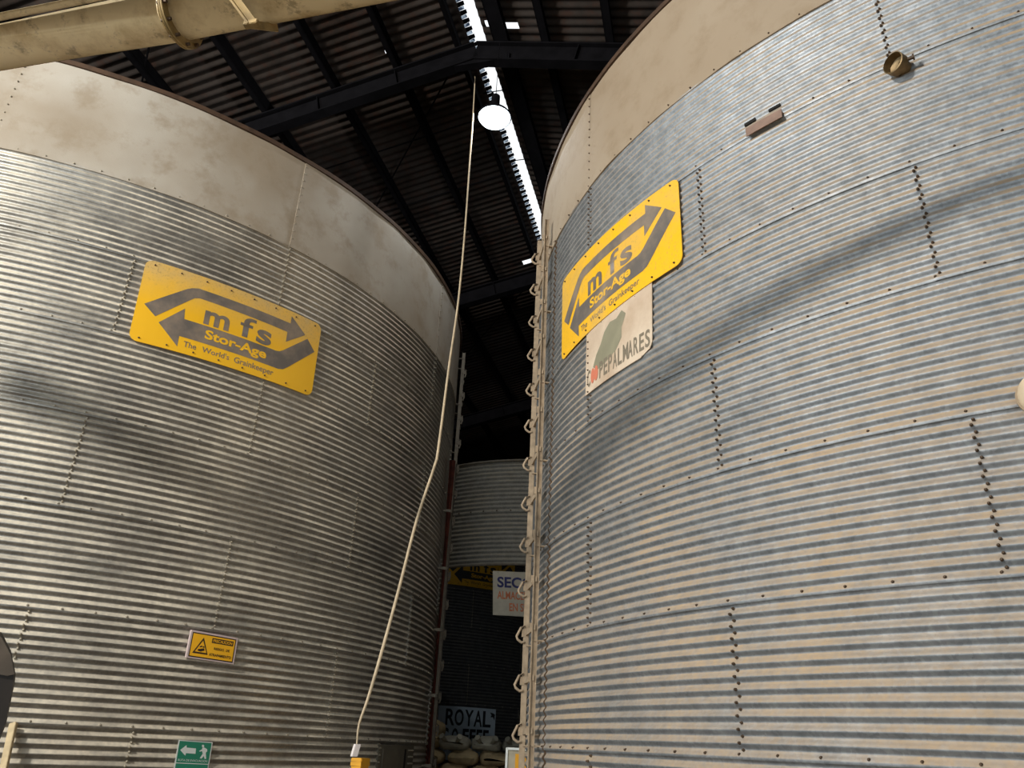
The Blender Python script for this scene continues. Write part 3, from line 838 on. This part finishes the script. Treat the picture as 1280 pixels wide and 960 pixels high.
lamp(KEY, 'high bay lamp behind and to the left of the photographer', 4700, (1.0, .95, .88), .38)

# ------------------------------------------------------------------ hanging cable with white end box
pts = [at(594, 96, 11.9), at(591, 150, 11.3), at(587, 205, 10.7), at(581, 290, 9.8), at(573, 375, 9.0), at(561, 460, 8.2), at(548, 560, 7.5), at(543, 583, 7.35), at(521, 650, 7.05), at(499, 735, 6.7), at(478, 812, 6.45), at(461, 870, 6.4), at(449, 905, 6.4), at(446, 930, 6.4)]
P = spline(pts, 6)
n = len(P); base = pts[-1].copy()
root = empty('hanging_cable', base); tag(root, 'long pale cable slanting from the roof down across the left silo', 'cable')
rad = [.009+.004*min(1, i/(n*.5)) if i < n*.8 else .013-.008*((i-n*.8)/(n*.2)) for i in range(n)]
bm = bmesh.new(); tube(bm, [p-base for p in P], rad, 8); bobj('cable', bm, MAT['rope'], root, 60)
bm = bmesh.new(); c = at(444.5, 938, 6.4)-base
ax = Vector((.86, .5, 0)); ay = Vector((-.5, .86, 0)); up = Vector((.18, 0, .98)).normalized()
box(bm, c, ax*.022, ay*.02, up*.043, .003)
bobj('end_box', bm, MAT['whitebox'], root)

# ------------------------------------------------------------------ fittings on the right silo
c = P_(SR, -128.2, 5.72, 0); nrm = (c-Vector((SRx, SRy, c.z))).normalized(); tg = Vector((-nrm.y, nrm.x, 0))
root = empty('open_pipe_fitting', c); tag(root, 'small open metal pipe fitting sticking out high on the right silo', 'pipe fitting')
axis = (nrm*.9+Vector((0, 0, -.05))+tg*-.45).normalized()
bm = bmesh.new(); lathe(bm, axis*.0, axis, [(0, .045), (.05, .048), (.055, .066), (.115, .070), (.118, .064), (.06, .060), (.05, .03)], 24, False, True); bobj('socket', bm, MAT['brass'], root, 30)
bm = bmesh.new(); tube(bm, [nrm*-.01, nrm*.03, axis*.05], .03, 12); bobj('neck', bm, MAT['brass'], root, 40)
bm = bmesh.new(); lathe(bm, axis*.085+tg*.066, tg, [(0, .012), (.03, .012), (.03, .02), (.04, .02)], 8, True, True); bobj('screw', bm, MAT['bolt_dark'], root)

pp = Panel(SR, [(-139.25, 5.838), (-136.35, 5.838), (-136.35, 5.765), (-139.25, 5.765)], .045); pp.origin = pp.p(.5, .5)
root = empty('metal_plate', pp.origin); tag(root, 'short rusty brown metal plate bolted on the seam above the right yellow sign', 'plate')
uvpoly(pp, [[(0, 0), (1, .0), (1, 1), (0, 1)]], 0, 'plate', MAT['plate'], root, thick=.008)
for u in (.06, .94):
    bm = bmesh.new(); a = pp.p(u, .7, -.045)-pp.origin; b = pp.p(u, .7, 0)-pp.origin; bar(bm, a, b, .03, .02); bobj('bracket', bm, MAT['plate'], root)
for u, v in ((.08, 2.0), (.78, 2.1)):
    a = pp.p(u, v, -.043)-pp.origin
    bm = bmesh.new(); nn = (pp.p(u, v)-Vector((SRx, SRy, pp.p(u, v).z))).normalized(); t_ = Vector((-nn.y, nn.x, 0))
    box(bm, a+nn*.004, t_*.045, nn*.006, Vector((0, 0, .013))); bobj('slot', bm, MAT['dark'], root)

# casing at the right edge of the view
c = P_(SR, -125.75, 3.36, .0); nrm = (c-Vector((SRx, SRy, c.z))).normalized(); tg = Vector((-nrm.y, nrm.x, 0)); Zv = Vector((0, 0, 1))
root = empty('dusty_lamp_casing', c); tag(root, 'pale dusty casing on the right silo, cut by the right edge of the view', 'casing')
bm = bmesh.new(); ring = []
lathe(bm, nrm*.02, nrm, [(0, .05), (.03, .085), (.06, .095), (.10, .09), (.12, .06), (.125, .02)], 28, True, True)
for v in bm.verts: v.co = v.co+Zv*(v.co.z*.15)
o = bobj('housing', bm, MAT['fitting'], root, 50)
bm = bmesh.new(); lathe(bm, nrm*.075, nrm, [(0, .09), (0, .103), (.016, .103), (.016, .09)], 28); bobj('clamp_band', bm, MAT['ladder'], root, 30)
bm = bmesh.new(); box(bm, nrm*.02-Zv*.14, tg*.03, nrm*.03, Zv*.04, .004); bobj('cable_gland', bm, MAT['dark'], root)

# ------------------------------------------------------------------ things in the gap and at the bottom edge
# access door low on the left silo
pd = Panel(SL, [(-20.5, 1.70), (-9.5, 1.70), (-9.5, .55), (-20.5, .55)], .012); pd.origin = pd.p(.5, 0)
root = empty('access_hatch', pd.origin); tag(root, 'grey access hatch low on the shaded side of the left silo', 'hatch')
uvpoly(pd, [[(0, 0), (1, 0), (1, 1), (0, 1)]], .004, 'frame', MAT['grey'], root, thick=.02)
uvpoly(pd, [[(.08, .04), (.62, .04), (.62, .97), (.08, .97)]], .018, 'door', MAT['grey'], root, thick=.012)
uvpoly(pd, [[(.66, .04), (.72, .04), (.72, .97), (.66, .97)]], .006, 'gap', MAT['dark'], root)
for i in range(4):
    for j in range(8):
        if i == 3: continue
        p = pd.p(.80+.07*i, .96-.06*j, .008); nn = (p-Vector((SLx, SLy, p.z))).normalized()
        o = bpy.data.objects.new('bolt', bolt_mesh('light_l')); COL.objects.link(o); o.parent = root
        o.matrix_local = Matrix.Translation(p-pd.origin) @ nn.to_track_quat('Z', 'Y').to_matrix().to_4x4()

# yellow bin top beside the silo
c = at(450, 957, 7.9); base = Vector((c.x, c.y, 0)); H_ = at(450, 948, 7.9).z
root = empty('yellow_bin', base); tag(root, 'yellow bin below the white end box of the cable, cut by the bottom edge', 'bin')
ax = Vector((.93, -.37, 0)).normalized()*.048; ay = Vector((.37, .93, 0)).normalized()*.07
bm = bmesh.new()
def ringq(k, z): return [bm.verts.new(ax*(i*k)+ay*(j*k)+Vector((0, 0, z))) for i, j in ((-1, -1), (1, -1), (1, 1), (-1, 1))]
rs = [ringq(.8, .004), ringq(1.0, H_-.06), ringq(1.12, H_-.06), ringq(1.12, H_-.03)]
for a, b in zip(rs, rs[1:]):
    for k in range(4): bm.faces.new((a[k], a[(k+1) % 4], b[(k+1) % 4], b[k]))
bm.faces.new(rs[0][::-1]); bobj('body', bm, MAT['box_yellow'], root)
bm = bmesh.new(); box(bm, Vector((0, 0, H_-.013)), ax*1.15, ay*1.15, Vector((0, 0, .017)), .006); bobj('lid', bm, MAT['box_yellow'], root)

# white board hanging under the screen
def flat_panel(TL, TR, BL, thick, nrm_to=EYE):
    ux = TR-TL; uy = BL-TL; n = ux.cross(uy).normalized()
    if n.dot(nrm_to-TL) < 0: n = -n
    return ux, uy, n
TL, TR, BL = at(616, 713.5, 12.9), at(672, 716, 12.75), at(616, 768.5, 12.6)
ux, uy, n = flat_panel(TL, TR, BL, .01)
org = TL.copy()
root = empty('hanging_board', org); tag(root, 'white board with navy and orange lettering hanging under the raised screen', 'sign')
bm = bmesh.new(); box(bm, (ux+uy)/2-n*.006, ux/2, uy/2, n*.006); bobj('board', bm, MAT['seccwhite'], root)
mp = lambda u, v: ux*u+uy*(1-v)+n*.002
fit_text('SECOS', (.10, .62, 1.12*.95, .87), mp, 'lettering', MAT['blue'], root, .03)
fit_text('ALMACENAR', (.10, .36, .99, .54), mp, 'lettering', MAT['orange'], root, .02)
fit_text('EN SILOS', (.36, .10, .98, .28), mp, 'lettering', MAT['orange'], root, .02)
for u in (.12, .9):
    a = ux*u; bm = bmesh.new(); zt = 4.40-org.z
    tube(bm, [a+uy*.04+n*.004, Vector((a.x, a.y, zt))+Vector((0, .18, 0))], .004, 6); bobj('hanger_wire', bm, MAT['steel_dark'], root)

# ROYAL COFFEE banner on the rear silo
pr = Panel(SB, [(-68.6, 2.505), (-54.0, 2.505), (-54.0, 1.45), (-68.6, 1.45)], .03); pr.origin = pr.p(.5, .5)
root = empty('coffee_banner', pr.origin); tag(root, 'pale banner with black lettering on the rear silo behind the sacks', 'banner')
uvpoly(pr, [[(0, 0), (1, 0), (1, 1), (0, 1)]], 0, 'sheet', MAT['banner'], root, thick=.004)
f = lambda u, v: pr.p(u, v, .003)-pr.origin
TZ = [('R', .12), ('O', .27), ('Y', .44), ('A', .60), ('L', .76)]
for ch, u in TZ: fit_text(ch, (u, .64, u+.15, .95), f, 'lettering', MAT['bannerblack'], root, .02)
for ch, u in (('C', .08), ('O', .24), ('F', .42), ('F', .54), ('E', .66), ('E', .78)): fit_text(ch, (u, .29, u+.105, .59), f, 'lettering', MAT['bannerblack'], root, .03)
uvpoly(pr, [[(.89, .93), (.92, .88), (.90, .84), (.95, .84), (.98, .78), (.985, .90), (.94, .92)], [(.07, .60), (.12, .62), (.14, .56), (.10, .52), (.05, .55)]], .003, 'leaf_emblem', MAT['bannerblack'], root)

# sacks
def sack(c, yaw, L, W, T, seed, m, tilt=0, neck=False):
    rnd = random.Random(seed); bm = bmesh.new()
    nu, nv = 18, 14
    rows = []
    for i in range(nu+1):
        u = -1+2*i/nu
        wv = (1-abs(u)**4.5)**.5 if abs(u) < 1 else 0
        th = (1-abs(u)**2.6)**.6 if abs(u) < 1 else 0
        row = []
        for j in range(nv):
            a = 2*PI*j/nv
            x = u*L/2; y = math.copysign(abs(math.cos(a))**.7, math.cos(a))*W/2*max(.35, wv if abs(u) < .97 else .8); z = math.copysign(abs(math.sin(a))**.8, math.sin(a))*T/2*max(.05, th)
            z -= .10*W*max(0, abs(y)/(W/2))**2*.3; x += .02*math.sin(3*a+seed)
            k = .05*math.sin(4*u+seed*1.7)*math.cos(2*a+seed)+.012*math.sin(9*u+seed)+.014*math.sin(5*a+3*u*seed)+rnd.uniform(-.006, .006)
            row.append(bm.verts.new(Vector((x, y*(1+k), z*(1+k)+k*.5))))
        rows.append(row)
    for a_, b_ in zip(rows, rows[1:]):
        for j in range(nv): bm.faces.new((a_[j], a_[(j+1) % nv], b_[(j+1) % nv], b_[j]))
    bm.faces.new(rows[0][::-1]); bm.faces.new(rows[-1])
    mt = Matrix.Rotation(yaw, 4, 'Z') @ Matrix.Rotation(tilt, 4, 'Y')
    for v in bm.verts: v.co = mt @ v.co
    zmin = min(v.co.z for v in bm.verts)
    o = bobj('grain_sack', bm, m, None, 80); o.location = Vector((c.x, c.y, c.z))
    if neck:                                                         # tied mouth with loose corners
        nb = bmesh.new()
        for s_ in (-1, 1):
            e = Vector((-L/2-.10, s_*W*.30, .10))
            tube(nb, [Vector((-L/2+.06, s_*W*.14, 0)), Vector((-L/2-.01, s_*W*.2, .03)), e], [.06, .028, .05], 8)
        for v in nb.verts: v.co = mt @ v.co
        q = bobj('tied_corner', nb, m, o, 60)
    return o
# pile on the floor in front of the rear silo: rows of sacks, base centre seen at px 580
pc = at(590, 930, 14.2)
labels = []
hs = .206
lvl = 0
gx = Vector((1, .12, 0)).normalized()
base_xy = Vector((pc.x, pc.y, 0))
cnt = 0
NAMES = {8: ['sack directly under the single topmost sack of the pile', 'pale sack with tied corners on the top row, next to the leftmost', 'pale sack with tied corners at the middle of the top row', 'sack at the right end of the top row, one corner pointing right'],
         7: ['jute sack in the second row from the top, leftmost', 'wide tan jute sack in the second row from the top, centre left', 'brown jute sack in the second row from the top, centre right', 'blue grey shaded sack ending the second row at the right']}
for lvl in range(9):
    for i in range(4):
        x = -.78+i*.52+(.12 if lvl % 2 else 0)+random.uniform(-.03, .03)
        z = .118+lvl*hs
        p = base_xy+gx*x+Vector((0, random.uniform(-.04, .04)+(.10 if lvl == 8 else 0), z))
        top = lvl >= 7
        o = sack(p, R_(88+random.uniform(-9, 9)), .80, .50, .23, cnt+3, MAT['sack2'] if (lvl == 8 and i > 0) else MAT['sack'], 0, neck=(lvl == 8))
        lb = NAMES.get(lvl, None)
        rowname = ['bottom', 'second lowest', 'third lowest', 'fourth lowest', 'middle', 'fourth highest', 'third highest', '', ''][lvl]
        side = ['leftmost', 'centre left', 'centre right', 'rightmost'][i]
        tag(o, lb[i] if lb else 'jute sack in the %s row of the pile under the screen, %s' % (rowname, side), 'sack', 'sacks piled under the raised screen')
        cnt += 1

o = sack(base_xy+gx*-.74+Vector((0, .12, .118+9*hs)), R_(80), .74, .50, .30, 91, MAT['sack'], 0, neck=True)
tag(o, 'topmost plump sack of the pile, leaning beside the red pipe', 'sack', 'sacks piled under the raised screen')
# white framed cabinet with an orange panel behind the right ladder
c = at(652, 950, 9.3); base = Vector((c.x, c.y, 0)); topz = at(652, 935, 9.3).z
ax = Vector((1, .05, 0)).normalized(); ay = Vector((-.05, 1, 0)).normalized()
root = empty('framed_board', base); tag(root, 'white framed board with an orange panel low behind the right ladder', 'board')
zc = topz
bm = bmesh.new(); box(bm, Vector((0, 0, zc/2)), ax*.165, ay*.012, Vector((0, 0, zc/2-.002))); bobj('backing', bm, MAT['sack2'], root)
bm = bmesh.new()
box(bm, ax*-.165+Vector((0, -.016, zc/2)), ax*.011, ay*.014, Vector((0, 0, zc/2-.003))); box(bm, ax*.165+Vector((0, -.016, zc/2)), ax*.011, ay*.014, Vector((0, 0, zc/2-.003)))
box(bm, Vector((0, -.016, zc-.012)), ax*.165, ay*.014, Vector((0, 0, .012))); bobj('frame', bm, MAT['white'], root)
bm = bmesh.new(); box(bm, ax*.0+Vector((0, -.018, zc-.40)), ax*.07, ay*.008, Vector((0, 0, .34))); bobj('orange_panel', bm, MAT['box_yellow'], root)

# dark wrapped machine and leaning plank at the lower left edge
c = at(-14, 850, 5.2); base = Vector((c.x, c.y, 0))
root = empty('wrapped_machine', base); tag(root, 'dark plastic wrapped machine cut by the lower left edge', 'machine')
outl = [(-80, 770), (2, 789), (14, 812), (20, 842), (19, 852), (8, 905), (0, 925), (-40, 1100), (-120, 1100)]
bm = bmesh.new(); fr = []; bk = []
pts3 = [at(x, y, 5.2*(1.0)) for x, y in outl]
nv = Vector((-ray(0, 850).x, -ray(0, 850).y, 0)).normalized()
pl0 = at(10, 850, 5.2)
def toplane(x, y):
    v = ray(x, y); t = (pl0-EYE).dot(nv)/v.dot(nv); return EYE+v*t
F = [toplane(x, y) for x, y in outl]
F = [Vector((p.x, p.y, max(p.z, .01))) for p in F]
layers = []
for off, sh in ((0, 1.0), (-.06, 1.0), (-.45, .97), (-.5, .9)):
    cen = sum((p for p in F), Vector())/len(F)
    layers.append([bm.verts.new(cen+(p-cen)*(sh if off else .93)+nv*off-base) for p in F])
m_ = len(F)
for a, b in zip(layers, layers[1:]):
    for k in range(m_): bm.faces.new((a[k], a[(k+1) % m_], b[(k+1) % m_], b[k]))
bm.faces.new(layers[0]); bm.faces.new(layers[-1][::-1])
for v in bm.verts: v.co.z = max(v.co.z, .005)
bobj('wrapping', bm, MAT['tarp'], root)
bm = bmesh.new()
tri = [toplane(x, y)-base+nv*.012 for x, y in ((-6, 793), (2, 797), (13, 818), (18, 843), (9, 845), (-6, 842))]
f0 = bm.faces.new([bm.verts.new(p) for p in tri]); g = bmesh.ops.extrude_face_region(bm, geom=[f0])
for v in g['geom']:
    if isinstance(v, bmesh.types.BMVert): v.co -= nv*.02
bobj('grey_cover_flap', bm, MAT['tarpgrey'], root)

top = at(17, 904, 7.2); bot = at(-4, 1000, 6.95)
dirp = (bot-top).normalized(); tz = top.z/(-dirp.z); foot = top+dirp*(tz-.01)
root = empty('leaning_plank', foot); tag(root, 'pale wooden plank leaning on the left silo in the bottom left corner', 'plank')
bm = bmesh.new(); bar(bm, Vector((0, 0, .012)), top-foot, .05, .03, Vector((0, 1, 0)), .003); bobj('plank', bm, MAT['wood'], root)
